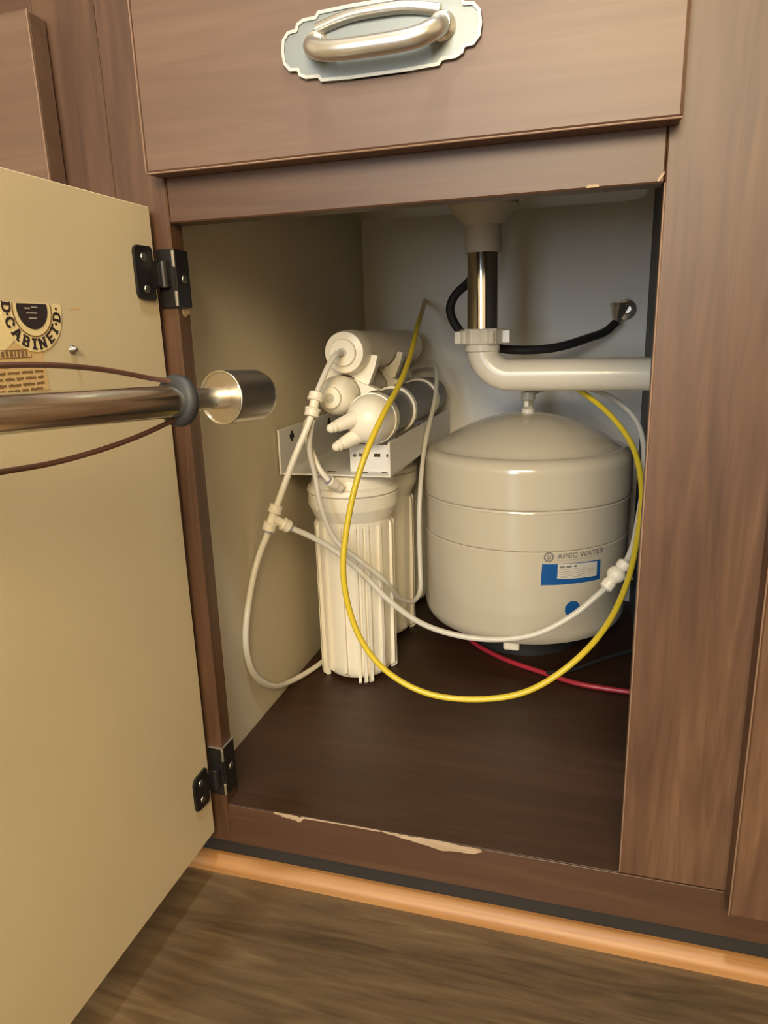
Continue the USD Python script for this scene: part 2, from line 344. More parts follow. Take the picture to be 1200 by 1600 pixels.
# ------------------------------------------------------------------ the sink cabinet
ST = 0.0185                     # face frame thickness
cb = thing('sink_cabinet', (0.17, 0.3, ZF), 'brown wood-grain sink cabinet standing open with cream-lined door and water filter inside', 'cabinet')
part(cb, 'stile', bx((-0.0447, 0, -0.0425), (0, ST, 0.75), 0.0012), 'cab_v', smooth=False)
part(cb, 'stile', bx((W, 0, 0.0), (0.445, ST, 0.75), 0.0008), 'cab_v', smooth=False)
tr = part(cb, 'top_rail', bx((0.0004, 0.0004, H), (W - 0.0004, ST, 0.62), 0.001), 'cab_h', smooth=False)
br = part(cb, 'bottom_rail', bx((0.0004, 0.0004, -0.0425), (0.79, ST, -0.0012), 0.0004), 'cab_h', smooth=False)
def panel(pts, z0, z1):
    return extr(Polygon(pts), z1 - z0, (0, 0, z0), (1, 0, 0), (0, 1, 0), (0, 0, 1))
part(cb, 'side_panel', panel([(-0.0345, ST), (-0.038, YB + 0.012), (-0.0446, YB + 0.012), (-0.0446, ST)], -0.0425, 0.75), 'cream_side', smooth=False, label='cream-faced left inner side of the cabinet')
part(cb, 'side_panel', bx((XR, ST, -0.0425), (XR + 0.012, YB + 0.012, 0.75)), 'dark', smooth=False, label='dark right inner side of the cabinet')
part(cb, 'back_panel', bx((-0.0379, YB, 0.0), (XR, YB + 0.012, 0.75)), 'back', smooth=False, label='grey-beige panel at the back inside the cabinet')
part(cb, 'inner_floor', cat([bx((-0.0345, ST, -0.012), (XR, YB + 0.012, 0.0)), bx((0.0002, 0.0008, -0.0012), (W - 0.0002, ST + 0.001, -0.00005), 0.0003)]), 'inner_floor', smooth=False, label='dark red-brown laminate floor inside the cabinet')
# worn chips on the frame's edges
def chip(parent, poly, name='edge_chip', y=0.0004, t=0.0009, mat='chip'):
    P = Polygon(poly); q = extr(P, t, (0, y, 0), (1, 0, 0), (0, 0, 1), (0, -1, 0))
    part(parent, name, q, mat, smooth=False, label='pale bare-wood chip where the laminate has broken off')
def ragged(pts, amp, seed):
    r = np.random.default_rng(seed); out = []
    P = Polygon(pts).exterior
    for s in np.linspace(0, 1, 46, endpoint=False):
        p = P.interpolate(s, normalized=True); out.append((p.x + r.normal(0, amp), min(p.y + r.normal(0, amp), 0.0002)))
    q = Polygon(out).buffer(0)
    return (max(q.geoms, key=lambda g: g.area) if hasattr(q, 'geoms') else q).exterior.coords
chip(br, ragged([(0.0464, 0.0), (0.0606, 0.0002), (0.078, -0.001), (0.0746, -0.0055), (0.064, -0.0040), (0.053, -0.0022)], 0.0005, 3))
chip(br, ragged([(0.148, -0.0003), (0.177, 0.0002), (0.2108, 0.0), (0.2409, -0.0014), (0.2355, -0.0056), (0.2051, -0.0090), (0.1826, -0.0045)], 0.0005, 5))
chip(br, [(0.076, 0.0), (0.150, 0.0), (0.150, -0.0011), (0.110, -0.0007), (0.076, -0.0012)])
chip(tr, [(0.3462, H + 0.0004), (0.3492, H + 0.0046), (0.3496, H + 0.0062), (0.3478, H + 0.0052), (0.3450, H + 0.0012)])
chip(tr, [(0.303, H + 0.0003), (0.311, H + 0.0003), (0.3108, H + 0.0020), (0.304, H + 0.0022)])
# the chip under the upper hinge, on the jamb
part(cb, 'edge_chip', extr(Polygon([(0.0060, 0.4470), (0.0165, 0.4475), (0.0175, 0.4440), (0.013, 0.4420), (0.010, 0.4405), (0.0072, 0.4425)]), 0.0006, (-0.0001, 0, 0), (0, 1, 0), (0, 0, 1), (1, 0, 0)), 'chip', smooth=False, label='pale chip on the jamb under the upper hinge')
# false drawer front with its pull
DX0, DX1, DZ0, DZ1 = -0.0038, 0.3562, 0.5395, 0.668
df = part(cb, 'drawer_front', bx((DX0, -0.018, DZ0), (DX1, -0.0003, DZ1), 0.0022), 'cab_h2', smooth=False, label='wood-grain false drawer front above the opening, with an ornate metal pull')
part(df, 'edge_band', bx((DX0 - 0.0002, -0.0184, DZ0 + 0.001), (DX0 + 0.0010, -0.0165, DZ1), 0.0004), 'cab_edge', smooth=False, label='worn pale edge of the drawer front')
part(df, 'edge_band', bx((DX0, -0.0184, DZ0 - 0.0002), (DX1, -0.0165, DZ0 + 0.0010), 0.0004), 'cab_edge', smooth=False, label='worn pale edge of the drawer front')
PX, PZ = 0.174, 0.6025
def plate_outline(s=1.0, inset=0.0):
    h = 0.0200; hw = 0.0655
    R = [(hw, 0.0), (hw - 0.001, 0.007), (hw - 0.005, 0.0115), (hw - 0.0105, 0.0120), (hw - 0.0115, 0.0150), (hw - 0.0160, 0.0172), (hw - 0.0245, 0.0175), (hw - 0.0265, h), (0.018, h + 0.0008)]
    pts = R + [(-x, z) for x, z in R[::-1]] + [(-x, -z) for x, z in R[1:]] + [(x, -z) for x, z in R[::-1][:-1]]
    return Polygon(pts).buffer(0).buffer(-inset).buffer(0.0012).buffer(-0.0012)
O = (PX, -0.018, PZ)
part(df, 'pull_plate', extr(plate_outline(), 0.0022, O), 'pewter_dark', smooth=30, label='scalloped pewter backplate of the drawer pull')
part(df, 'plate_rim', extr(plate_outline().difference(plate_outline(inset=0.0020)), 0.0032, O), 'pewter_rim', label='bright raised rim of the pull backplate')
part(df, 'plate_ridge', tube([(PX - 0.040, -0.0215, PZ + 0.0095), (PX - 0.02, -0.0225, PZ + 0.0135), (PX, -0.023, PZ + 0.0142), (PX + 0.02, -0.0225, PZ + 0.0135), (PX + 0.040, -0.0215, PZ + 0.0095)], 0.0036, n=18), 'brass')
part(df, 'pull_bail', tube([(PX - 0.041, -0.023, PZ + 0.001), (PX - 0.0395, -0.032, PZ - 0.0035), (PX - 0.030, -0.037, PZ - 0.0085), (PX, -0.038, PZ - 0.0100), (PX + 0.030, -0.037, PZ - 0.0085), (PX + 0.0395, -0.032, PZ - 0.0035), (PX + 0.041, -0.023, PZ + 0.001)], 0.0060, n=20), 'brass', label='bright drop handle of the drawer pull')
for s in (-1, 1):
    part(df, 'pull_post', lathe([(0, 0), (0.0085, 0), (0.0085, 0.002), (0.006, 0.004), (0.006, 0.007), (0, 0.008)], (PX + s * 0.041, -0.0200, PZ + 0.001), (0, -1, 0)), 'brass')
# closed door at the right
dr2 = part(cb, 'door', bx((0.4268, -0.018, -0.0062), (0.78, -0.0003, 0.50), 0.002), 'cab_v', smooth=False, label='closed wood-grain door at the right edge')
part(dr2, 'edge_band', bx((0.4266, -0.0184, -0.0055), (0.4277, -0.0165, 0.50), 0.0004), 'cab_edge', smooth=False, label='worn pale edge of the closed door')
part(cb, 'stile_edge', bx((0.3494, -0.0003, 0.001), (0.3506, 0.001, H), 0.0003), 'cab_edge', smooth=False, label='worn pale edge of the stile beside the opening')
part(cb, 'stile', bx((0.745, 0, 0.0001), (0.79, ST, 0.75), 0.0012), 'cab_v', smooth=False)
part(cb, 'top_rail', bx((0.4454, 0.0004, H - 0.02), (0.7446, ST, 0.55), 0.001), 'cab_h', smooth=False)
for xa, xb in ((0.0004, W - 0.0004), (0.4454, 0.7446)):
    part(cb, 'top_rail', bx((xa, 0.0004, 0.655), (xb, ST, 0.7500), 0.001), 'cab_h', smooth=False)
part(cb, 'drawer_front', bx((0.4268, -0.018, DZ0), (0.78, -0.0003, DZ1), 0.0022), 'cab_h2', smooth=False)
part(cb, 'side_panel', bx((0.778, ST, -0.0425), (0.7898, YB + 0.012, 0.75)), 'cab_v', smooth=False)
# open door: inner face is cream, outer face wood
DXI, DXO, DY0, DY1, DOZ0, DOZ1 = -0.0110, -0.0290, -0.357, -0.0077, -0.0262, 0.5200
dr = part(cb, 'door', bx((DXI - 0.0012, DY0, DOZ0), (DXI, DY1, DOZ1), 0.0005), 'cream', smooth=False, label='open cabinet door with cream inner face, stickers and black hinges')
part(dr, 'door_panel', bx((DXO, DY0, DOZ0), (DXI - 0.0012, DY1, DOZ1), 0.0012), 'cab_v', smooth=False, label='wood-grain outer board of the open door')

# hinges
def hinge(z0, z1, lz0, lz1, slant, label):
    h = part(cb, 'hinge', extr(Polygon([(-0.0345, lz0 + 0.004), (-0.0330, lz0 + 0.0010), (-0.0300, lz0), (-0.0150, lz0 - slant), (-0.0135, lz0 + 0.002 - slant), (-0.0135, lz0 + 0.0085), (-0.0080, lz0 + 0.0085), (-0.0080, lz1 - 0.0095), (-0.0135, lz1 - 0.0095), (-0.0135, lz1 - 0.002 + slant * 0.6), (-0.0150, lz1 + slant * 0.6), (-0.0310, lz1), (-0.0335, lz1 - 0.0015), (-0.0345, lz1 - 0.004)]).buffer(0.0006), 0.0022, (DXI, 0, 0), (0, 1, 0), (0, 0, 1), (1, 0, 0)), 'hinge', label=label)
    zm = (lz0 + lz1) / 2
    # wrap over the door's edge to the pivot, the face leaf and the jamb leaf
    part(h, 'knuckle', cat([cyl((-0.0058, -0.0046, zm - 0.010), (-0.0058, -0.0046, zm + 0.010), 0.0040, ch=0.0006), bx((-0.0105, -0.0083, zm - 0.0085), (-0.0050, -0.0035, zm + 0.0085), 0.0004)]), 'hinge')
    part(h, 'face_leaf', bx((-0.0128, -0.0026, z0), (0.0012, -0.0001, z1), 0.0006), 'hinge')
    part(h, 'jamb_leaf', bx((0.0002, -0.0012, z0), (0.0026, 0.0182, z1), 0.0006), 'hinge')
    for zz0, zz1 in ((z0 + 0.001, z0 + 0.0125), (z1 - 0.0135, z1 - 0.001)):
        part(h, 'leaf_edge', bx((0.0004, -0.0031, zz0), (0.0028, -0.0010, zz1), 0.0005), 'hinge_edge', label='worn bright corner of the black hinge')
    part(h, 'pivot_cap', lathe([(0, 0), (0.0024, 0), (0.0020, 0.0010), (0, 0.0014)], (-0.0085, -0.0026, zm + 0.0035), (0.2, -1, 0)), 'hinge_edge')
    for yy, zz in ((-0.0250, lz1 - 0.0075), (-0.0245, lz0 + 0.0070)):
        part(h, 'screw', lathe([(0, 0), (0.0031, 0), (0.0028, 0.0008), (0.0012, 0.0012), (0, 0.0008)], (DXI + 0.0022, yy, zz), (1, 0, 0), 20), 'screw')
    part(h, 'screw', lathe([(0, 0), (0.0034, 0), (0.0030, 0.0008), (0.0012, 0.0012), (0, 0.0008)], (0.0026, 0.0095, (z0 + z1) / 2), (1, 0, 0), 20), 'screw')
    return h
hinge(0.4475, 0.4905, 0.4535, 0.4905, 0.0005, 'black self-closing hinge near the top of the open door')
h2 = hinge(0.0105, 0.0600, 0.0140, 0.0455, 0.0015, 'black self-closing hinge near the bottom of the open door')
part(h2, 'leaf_edge', cat([bx((-0.0128, -0.0028, 0.0594), (0.0024, -0.0002, 0.0602), 0.0002), bx((0.0004, -0.0012, 0.0594), (0.0028, 0.0182, 0.0602), 0.0002)]), 'hinge_edge', smooth=False, label='worn bright top edge of the black hinge')

# stickers on the door's inner face: u runs to the right as read (deeper in y), v up
def on_door(poly_or_mesh, depth=0.0003, lift=0.0):
    if isinstance(poly_or_mesh, trimesh.Trimesh):
        return remap(poly_or_mesh, (DXI + lift, 0, 0), (0, 1, 0), (0, 0, 1), (1, 0, 0))
    return extr(poly_or_mesh, depth, (DXI + lift, 0, 0), (0, 1, 0), (0, 0, 1), (1, 0, 0))
CY, CZ, CR = -0.1405, 0.4432, 0.0244
cut = sbox(-0.3, 0.3, 0.3, 0.4468)
part(dr, 'paper_label', on_door(Polygon([(-0.200, 0.3935), (-0.1350, 0.3960), (-0.1375, 0.4230), (-0.160, 0.4240), (-0.200, 0.4235)]), 0.0002), 'sticker_tan', label='torn tan paper label with small print')
part(dr, 'round_sticker', on_door(Polygon(Point(CY - 0.0345, CZ - 0.001).buffer(0.0235, 32)).intersection(cut), 0.0003), 'sticker', label='cream round sticker cut by the edge of the photo')
part(dr, 'round_sticker', on_door(Point(CY, CZ).buffer(CR, 32).intersection(cut), 0.0004, 0.00005), 'sticker', label='cream round sticker reading CABINET, torn along its top')
part(dr, 'sticker_disc', on_door(Point(CY, CZ + 0.0010).buffer(0.0122, 32).intersection(cut), 0.0002, 0.00045), 'ink', label='black disc in the middle of the round sticker')
ring = Point(CY, CZ).buffer(0.0158, 32).difference(Point(CY, CZ).buffer(0.0150, 32)).intersection(cut)
part(dr, 'sticker_ring', on_door(ring, 0.0002, 0.00045), 'ink_brown')
def glyph(ch, height, at, ang, bold=True):
    g = meshkit.text_mesh(ch, height, 0.0002, bold=bold); c = g.bounds.mean(0); g.vertices = g.vertices - [c[0], height / 2, 0]
    a = math.radians(ang); R = np.array([[math.cos(a), -math.sin(a), 0], [math.sin(a), math.cos(a), 0], [0, 0, 1]])
    g.vertices = g.vertices @ R.T + [at[0], at[1], 0]; return g
letters = []
SERIF = {'I': 'lb lt', 'B': 'lb lt', 'D': 'lb lt', 'E': 'lb lt', 'N': 'lb lt rt', 'A': 'lb rb', 'T': 'cb', 'C': ''}
def serifs(ch, h, at, ang):
    g = meshkit.text_mesh(ch, h, 0.0002, bold=True); w = (g.bounds[1, 0] - g.bounds[0, 0]) / 2; out = []
    for code in SERIF.get(ch, '').split():
        x = {'l': -w + 0.0005, 'r': w - 0.0005, 'c': 0.0}[code[0]] if ch != 'I' else 0.0
        y = -h / 2 if code[1] == 'b' else h / 2 - 0.0008
        hw = 0.0015 if code[0] == 'c' or ch == 'I' else 0.0012
        out.append(trimesh.creation.extrude_polygon(sbox(x - hw, y, x + hw, y + 0.0008), 0.0002, engine='earcut'))
    if not out: return []
    m = cat(out); a = math.radians(ang); R = np.array([[math.cos(a), -math.sin(a), 0], [math.sin(a), math.cos(a), 0], [0, 0, 1]])
    m.vertices = m.vertices @ R.T + [at[0], at[1], 0]
    return [on_door(m, lift=0.00040)]
word = [('D', -93), ('·', -82), ('C', -69), ('A', -47), ('B', -25), ('I', -6), ('N', 13), ('E', 36), ('T', 54), ('·', 66), ('D', 79), ('·', 93)]
for ch, deg in word:
    a = math.radians(deg - 90); rr_ = 0.0198
    c = (CY + rr_ * math.cos(a), CZ + rr_ * math.sin(a))
    g = Point(*c).buffer(0.0008, 8) if ch == '·' else None
    letters += serifs(ch, 0.0062, c, deg)
    for k in ((0,) if g is not None else (-1, 1)):             # doubled strokes: a heavy letter
        off = 0.00022 * k * np.array([math.sin(-a), math.cos(a)])
        letters.append(on_door(g, 0.0002, 0.00045) if g is not None else on_door(glyph(ch, 0.0062, (c[0] + off[0], c[1] + off[1]), deg), lift=0.00045 + 0.00003 * k))
part(dr, 'sticker_lettering', cat(letters), 'ink', smooth=False, label='black curved lettering CABINET on the round sticker')
marks = [on_door(sbox(CY + u, CZ + v, CY + u + w, CZ + v + 0.0008), 0.0002, 0.00066) for u, v, w in ((-0.006, 0.0005, 0.004), (-0.001, 0.0012, 0.005), (-0.005, -0.0022, 0.008), (-0.0035, -0.0052, 0.006))]
part(dr, 'disc_print', cat(marks), 'ink_light', smooth=False)
words = []
r7 = random.Random(4)
for row, zz in enumerate((0.4112, 0.4075, 0.4040, 0.4005, 0.3972)):
    u = -0.198
    while u < -0.1425:
        end = min(u + r7.uniform(0.004, 0.0095), -0.1395)
        while u < end:
            w_ = r7.uniform(0.0006, 0.0012); h_ = r7.choice((0.0006, 0.0006, 0.0009)); d_ = r7.choice((0.0006, 0.0006, 0.0009))
            words.append(on_door(sbox(u, zz - d_, u + w_, zz + h_), 0.00015, 0.0002)); u += w_ + 0.00018
        u += 0.0015
bar = sbox(-0.200, 0.4158, -0.1462, 0.4206)
words.append(on_door(bar.difference(bar.buffer(-0.0005)), 0.00015, 0.0002))
u = -0.199
while u < -0.149:
    wd = r7.uniform(0.001, 0.0026); words.append(on_door(sbox(u, 0.4166, u + wd, 0.4198), 0.00015, 0.0002)); u += wd + 0.0012
part(dr, 'label_print', cat(words), 'ink_brown', smooth=False, label='rows of small brown print on the tan label')
part(dr, 'screw_tip', lathe([(0, 0), (0.0030, 0), (0.0026, 0.0012), (0.0012, 0.0036), (0, 0.0044)], (DXI, -0.1105, 0.4192), (1, 0, 0), 20), 'screw', label='small screw tip poking through the door')
part(dr, 'scuff_mark', on_door(Polygon([(-0.1085, 0.4440), (-0.0985, 0.4442), (-0.0975, 0.4450), (-0.0990, 0.4457), (-0.1070, 0.4455)]), 0.00008), 'sticker_tan', smooth=False)

# ------------------------------------------------------------------ neighbouring cabinet at the left, countertop and sink
nb = thing('base_cabinet', (-0.35, 0.3, ZF), 'neighbouring brown cabinet at the upper left with a wood-grain drawer front', 'cabinet')
part(nb, 'stile', bx((-0.0985, 0.0003, -0.0425), (-0.0452, ST, 0.75), 0.0012), 'cab_v', smooth=False)
part(nb, 'stile', bx((-0.64, 0.0003, -0.0425), (-0.595, ST, 0.75), 0.0012), 'cab_v', smooth=False)
for z0, z1 in ((0.62, 0.75), (0.470, 0.540), (-0.0425, 0.0)):
    part(nb, 'rail', bx((-0.5946, 0.0006, z0), (-0.0989, ST, z1), 0.0012), 'cab_h', smooth=False)
part(nb, 'carcass', cat([bx((-0.0520, ST, -0.0425), (-0.0452, YB + 0.012, 0.75)), bx((-0.64, ST, -0.0425), (-0.628, YB + 0.012, 0.75)), bx((-0.628, YB, -0.0425), (-0.0521, YB + 0.012, 0.75))]), 'cream_side', smooth=False)
part(nb, 'drawer_front', bx((-0.598, -0.020, 0.5180), (-0.0855, 0.0001, 0.6555), 0.0022), 'cab_h2', smooth=False)
part(nb, 'edge_band', bx((-0.0865, -0.0204, 0.519), (-0.0853, -0.0185, 0.6550), 0.0004), 'cab_edge', smooth=False, label='worn pale edge of the drawer front')
part(nb, 'door', bx((-0.598, -0.020, -0.0200), (-0.0855, 0.0001, 0.4990), 0.0022), 'cab_v', smooth=False)
ct = thing('countertop', (0.07, 0.3, 0.75), 'grey countertop over the cabinets with a sink cut-out', 'countertop')
hole = sbox(-0.01, 0.10, 0.375, 0.50)
part(ct, 'slab', extr(sbox(-0.66, -0.03, 0.81, 0.648).difference(hole), 0.036, (0, 0, 0.7502), (1, 0, 0), (0, 1, 0), (0, 0, 1)), 'counter', smooth=False)
sk = thing('kitchen_sink', (0.183, 0.36, 0.52), 'steel kitchen sink basin above the cabinet', 'sink')
outer, inner = sbox(0.0, 0.11, 0.366, 0.49).buffer(-0.03).buffer(0.03), sbox(0.0, 0.11, 0.366, 0.49).buffer(-0.03).buffer(0.028)
part(sk, 'basin', cat([extr(outer.difference(inner), 0.21, (0, 0, 0.577), (1, 0, 0), (0, 1, 0), (0, 0, 1)), extr(outer.difference(Point(0.1855, 0.36).buffer(0.02)), 0.002, (0, 0, 0.575), (1, 0, 0), (0, 1, 0), (0, 0, 1)),
     extr(sbox(-0.02, 0.09, 0.385, 0.51).buffer(0.0).difference(inner), 0.002, (0, 0, 0.7865), (1, 0, 0), (0, 1, 0), (0, 0, 1))]), 'steel', smooth=30)
part(sk, 'strainer_body', lathe([(0.019, 0.0), (0.021, 0.0), (0.021, 0.030), (0.040, 0.050), (0.040, 0.060), (0.055, 0.060), (0.055, 0.064), (0.019, 0.064), (0.019, 0)], (0.1855, 0.36, 0.5105)), 'seam')

# ------------------------------------------------------------------ drain pipe
PYY = 0.36
dp = thing('drain_pipe', (0.25, PYY, 0.352), 'white plastic sink drain pipe with a chrome tailpiece elbowing above the tank', 'pipe')
cx0, rp_, rb = 0.1850, 0.0188, 0.034
zc_ = 0.3705
arc = [(cx0, PYY, 0.4090), (cx0, PYY, zc_ + rb + 0.001)] + [(cx0 + rb - rb * math.cos(t), PYY, zc_ + rb - rb * math.sin(t)) for t in np.linspace(0.1, math.pi / 2, 10)] + [(cx0 + rb + 0.02, PYY, zc_), (0.30, PYY, zc_ - 0.0003), (XR - 0.0005, PYY, zc_ - 0.0008)]
part(dp, 'elbow', tube(arc, rp_, smooth=False, n=36), 'pvc', smooth=50)
part(dp, 'elbow_collar', lathe([(rp_ + 0.0002, 0), (rp_ + 0.0022, 0.001), (rp_ + 0.0026, 0.009), (rp_ + 0.0002, 0.010)], (cx0, PYY, 0.3985)), 'pvc')
nut = [lathe([(0.0190, 0.0), (0.0255, 0.0), (0.0265, 0.001), (0.0265, 0.0165), (0.0252, 0.0178), (0.0190, 0.0178)], (cx0, PYY, 0.4075), n=8)]
for k in range(6):
    a = k * math.pi / 3 + math.radians(-3)
    b = bx((0.0235, -0.0028, 0.0008), (0.0335, 0.0028, 0.0155), 0.0008)
    b.apply_transform(trimesh.transformations.rotation_matrix(a, (0, 0, 1))); b.apply_translation((cx0, PYY, 0.4075)); nut.append(b)
part(dp, 'slip_nut', cat(nut), 'pvc', smooth=25)
part(dp, 'tailpiece', lathe([(0.0172, 0), (0.0182, 0), (0.0182, 0.0900), (0.0172, 0.09), (0.0172, 0)], (cx0 + 0.0005, PYY, 0.4253)), 'chrome', label='chrome tailpiece above the white nut')
part(dp, 'drain_saddle', cat([lathe([(rp_ + 0.0002, 0), (rp_ + 0.003, 0.0), (rp_ + 0.003, 0.016), (rp_ + 0.0002, 0.016)], (0.243, PYY, zc_), (1, 0, 0), 32), cyl((0.251, PYY + rp_, zc_), (0.251, PYY + rp_ + 0.014, zc_), 0.0062)]), 'pvc') if False else None

# ------------------------------------------------------------------ faucet supply hose and stop valve
sv = thing('shutoff_valve', (0.352, 0.585, 0.44), 'small chrome shut-off valve on the back wall at the right', 'valve')
part(sv, 'escutcheon', lathe([(0, 0), (0.015, 0), (0.014, 0.003), (0.008, 0.005), (0, 0.005)], (0.357, YB, 0.446), (0, -1, 0)), 'steel')
part(sv, 'body', cyl((0.357, YB - 0.005, 0.446), (0.357, 0.560, 0.446), 0.0062, ch=0.001), 'steel')
part(sv, 'outlet', lathe([(0, 0.002), (0.0062, 0.002), (0.0066, 0.008), (0.0095, 0.016), (0.0125, 0.024), (0.0125, 0.028), (0, 0.028)], (0.3432, 0.5580, 0.4262), (0.10, 0.04, 0.8), 8), 'steel', smooth=False)
part(sv, 'handle', bx((0.3380, 0.5500, 0.4500), (0.3600, 0.5650, 0.4545), 0.0015), 'chrome', smooth=False, label='bright chrome handle bar of the valve')

HOSE = [(0.168, 0.50, 0.575), (0.165, 0.49, 0.530), (0.1528, 0.470, 0.4884), (0.1347, 0.460, 0.4708), (0.1278, 0.455, 0.4530), (0.1347, 0.450, 0.4337), (0.1527, 0.445, 0.4143), (0.186, 0.450, 0.4010), (0.2269, 0.460, 0.3965), (0.2671, 0.480, 0.3984), (0.3074, 0.520, 0.4091), (0.3300, 0.548, 0.4170), (0.3440, 0.5585, 0.4300)]
single('supply_hose', tube(HOSE, 0.0058), 'black_rubber', 'black rubber water supply hose curling behind the white drain pipe', 'hose', smooth=50)

# ------------------------------------------------------------------ storage tank
TX, TY, TR = 0.2315, 0.450, 0.1375
tk = thing('storage_tank', (TX, TY, 0.0), 'large round white steel water storage tank with a blue label', 'tank')
prof = [(0, 0.044), (0.100, 0.041), (0.122, 0.038), (0.132, 0.041), (0.1365, 0.048), (TR, 0.056), (TR, 0.1615)]
part(tk, 'lower_shell', lathe(prof + [(TR - 0.001, 0.163), (0, 0.163)], (TX, TY, 0), n=128), 'white_gloss')
part(tk, 'middle_shell', lathe([(0, 0.1632), (TR - 0.0016, 0.1632), (TR - 0.0004, 0.1645), (TR - 0.0004, 0.2085), (TR + 0.0004, 0.2110), (TR - 0.0002, 0.2128), (TR - 0.0014, 0.2136), (0, 0.2136)], (TX, TY, 0), n=128), 'white_gloss')
th = np.linspace(0, math.pi / 2, 9)
sh = [(TR - 0.016 + 0.0172 * math.cos(t), 0.2590 + 0.0150 * math.sin(t)) for t in th]
dome = [(r, 0.2740 + 0.042 * (1 - (r / 0.123) ** 2)) for r in np.linspace(0.116, 0.0, 10)]
part(tk, 'upper_shell', lathe([(0, 0.2137), (TR - 0.001, 0.2137), (TR + 0.0006, 0.2145), (TR + 0.0014, 0.2160), (TR + 0.0012, 0.2185), (TR + 0.0012, 0.2575)] + sh + dome, (TX, TY, 0), n=128), 'white_gloss', smooth=40)
part(tk, 'base_stand', lathe([(0.066, 0.0), (0.080, 0.0), (0.078, 0.040), (0.068, 0.0405), (0.066, 0)], (TX, TY, 0), n=64), 'black_plastic')
part(tk, 'foot_lug', bx((TX - 0.012, TY - 0.128, 0.0285), (TX + 0.008, TY - 0.0790, 0.0398), 0.002), 'white', label='small white lug under the front of the tank')
tv = part(tk, 'tank_valve', cat([lathe([(0, 0), (0.0085, 0), (0.0085, 0.006), (0.0066, 0.008), (0.0066, 0.016), (0.0092, 0.018), (0.0092, 0.028), (0, 0.030)], (TX + 0.002, TY, 0.3145)), cyl((TX + 0.002, TY, 0.334), (TX + 0.002, TY + 0.03, 0.337), 0.006)]), 'pvc', label='small white valve on top of the tank')
part(tv, 'valve_handle', bx((TX - 0.001, TY - 0.024, 0.3255), (TX + 0.005, TY - 0.006, 0.3335), 0.001), 'white')
def wrap(poly_or_mesh, lift, depth=0.0003, seg=0.004):
    """Lays a flat shape (angle in degrees, height) on the tank's shell."""
    if isinstance(poly_or_mesh, trimesh.Trimesh): m = poly_or_mesh.copy()
    else:
        geoms = getattr(poly_or_mesh, 'geoms', [poly_or_mesh]); ms = []
        for g in geoms:                               # cut into narrow strips so that it bends with the shell
            x0, _, x1, _ = g.bounds; n = max(1, int((x1 - x0) / 3))
            for i in range(n):
                q = g.intersection(sbox(x0 + (x1 - x0) * i / n, -1, x0 + (x1 - x0) * (i + 1) / n, 1))
                for k in getattr(q, 'geoms', [q]):
                    if k.geom_type == 'Polygon' and k.area > 0: ms.append(trimesh.creation.extrude_polygon(k, depth, engine='earcut'))
        m = cat(ms)
    a = np.radians(m.vertices[:, 0]); r = TR + lift + m.vertices[:, 2]; z = m.vertices[:, 1]
    m.vertices = np.stack([TX + r * np.sin(a), TY - r * np.cos(a), z], 1)
    return m
DEG = math.degrees(1 / TR)
lb = part(tk, 'blue_label', wrap(Polygon([(14.2, 0.1488), (13.7, 0.1218), (47.5, 0.1205), (47.5, 0.1462)]), 0.0001), 'blue', smooth=40, label='blue printed label on the tank')
part(lb, 'label_window', wrap(Polygon([(22.1, 0.1482), (22.0, 0.1290), (45.0, 0.1262), (45.0, 0.1450)]), 0.0004, 0.0002), 'label_white', smooth=40)
rows = [wrap(sbox(23.2, 0.1425, 25.8, 0.1450), 0.0006, 0.0001), wrap(sbox(26.6, 0.1425, 29.5, 0.1450), 0.0006, 0.0001), wrap(sbox(30.8, 0.1425, 32.4, 0.1450), 0.0006, 0.0001)]
part(lb, 'label_print', cat(rows), 'ink_grey', smooth=False)
part(lb, 'label_line', cat([wrap(sbox(23.0, zz, xx, zz + 0.0006), 0.0006, 0.0001) for zz, xx in ((0.1398, 38), (0.1370, 43), (0.1345, 43), (0.1318, 41), (0.1300, 35))]), 'ink_light', smooth=False)
def circ(a, z, r, n=40):
    return Polygon([(a + DEG * r * math.cos(t), z + r * math.sin(t)) for t in np.linspace(0, 2 * math.pi, n, endpoint=False)])
part(tk, 'round_emblem', cat([wrap(circ(17.4, 0.1573, 0.0062).difference(circ(17.4, 0.1573, 0.0042)), 0.0001), wrap(circ(17.4, 0.1573, 0.0026).difference(circ(17.4, 0.1573, 0.0014)), 0.0001), wrap(sbox(17.1, 0.1540, 17.6, 0.1572), 0.0001)]), 'ink_grey', smooth=False, label='grey round emblem printed on the tank')
tm = meshkit.text_mesh('APEC WATER', 0.0058, 0.0002, bold=True); tm = tm.subdivide()
tm.vertices[:, 0] = 21.6 + tm.vertices[:, 0] / tm.bounds[1, 0] * 27.5
tm.vertices[:, 1] = tm.vertices[:, 1] + 0.1548
part(tk, 'lettering', wrap(tm, 0.0001), 'ink_grey', smooth=False, label='grey lettering APEC WATER on the tank')
part(tk, 'thin_print', wrap(sbox(21.6, 0.1520, 46, 0.1528), 0.0001, 0.0001), 'ink_light', smooth=False)
part(tk, 'print_mark', wrap(sbox(36.2, 0.0842, 38.0, 0.0852), 0.0001, 0.0001), 'ink_light', smooth=False)
part(tk, 'blue_dot', wrap(circ(31.0, 0.0880, 0.0102), 0.0001), 'blue', smooth=40, label='round blue dot sticker on the tank')

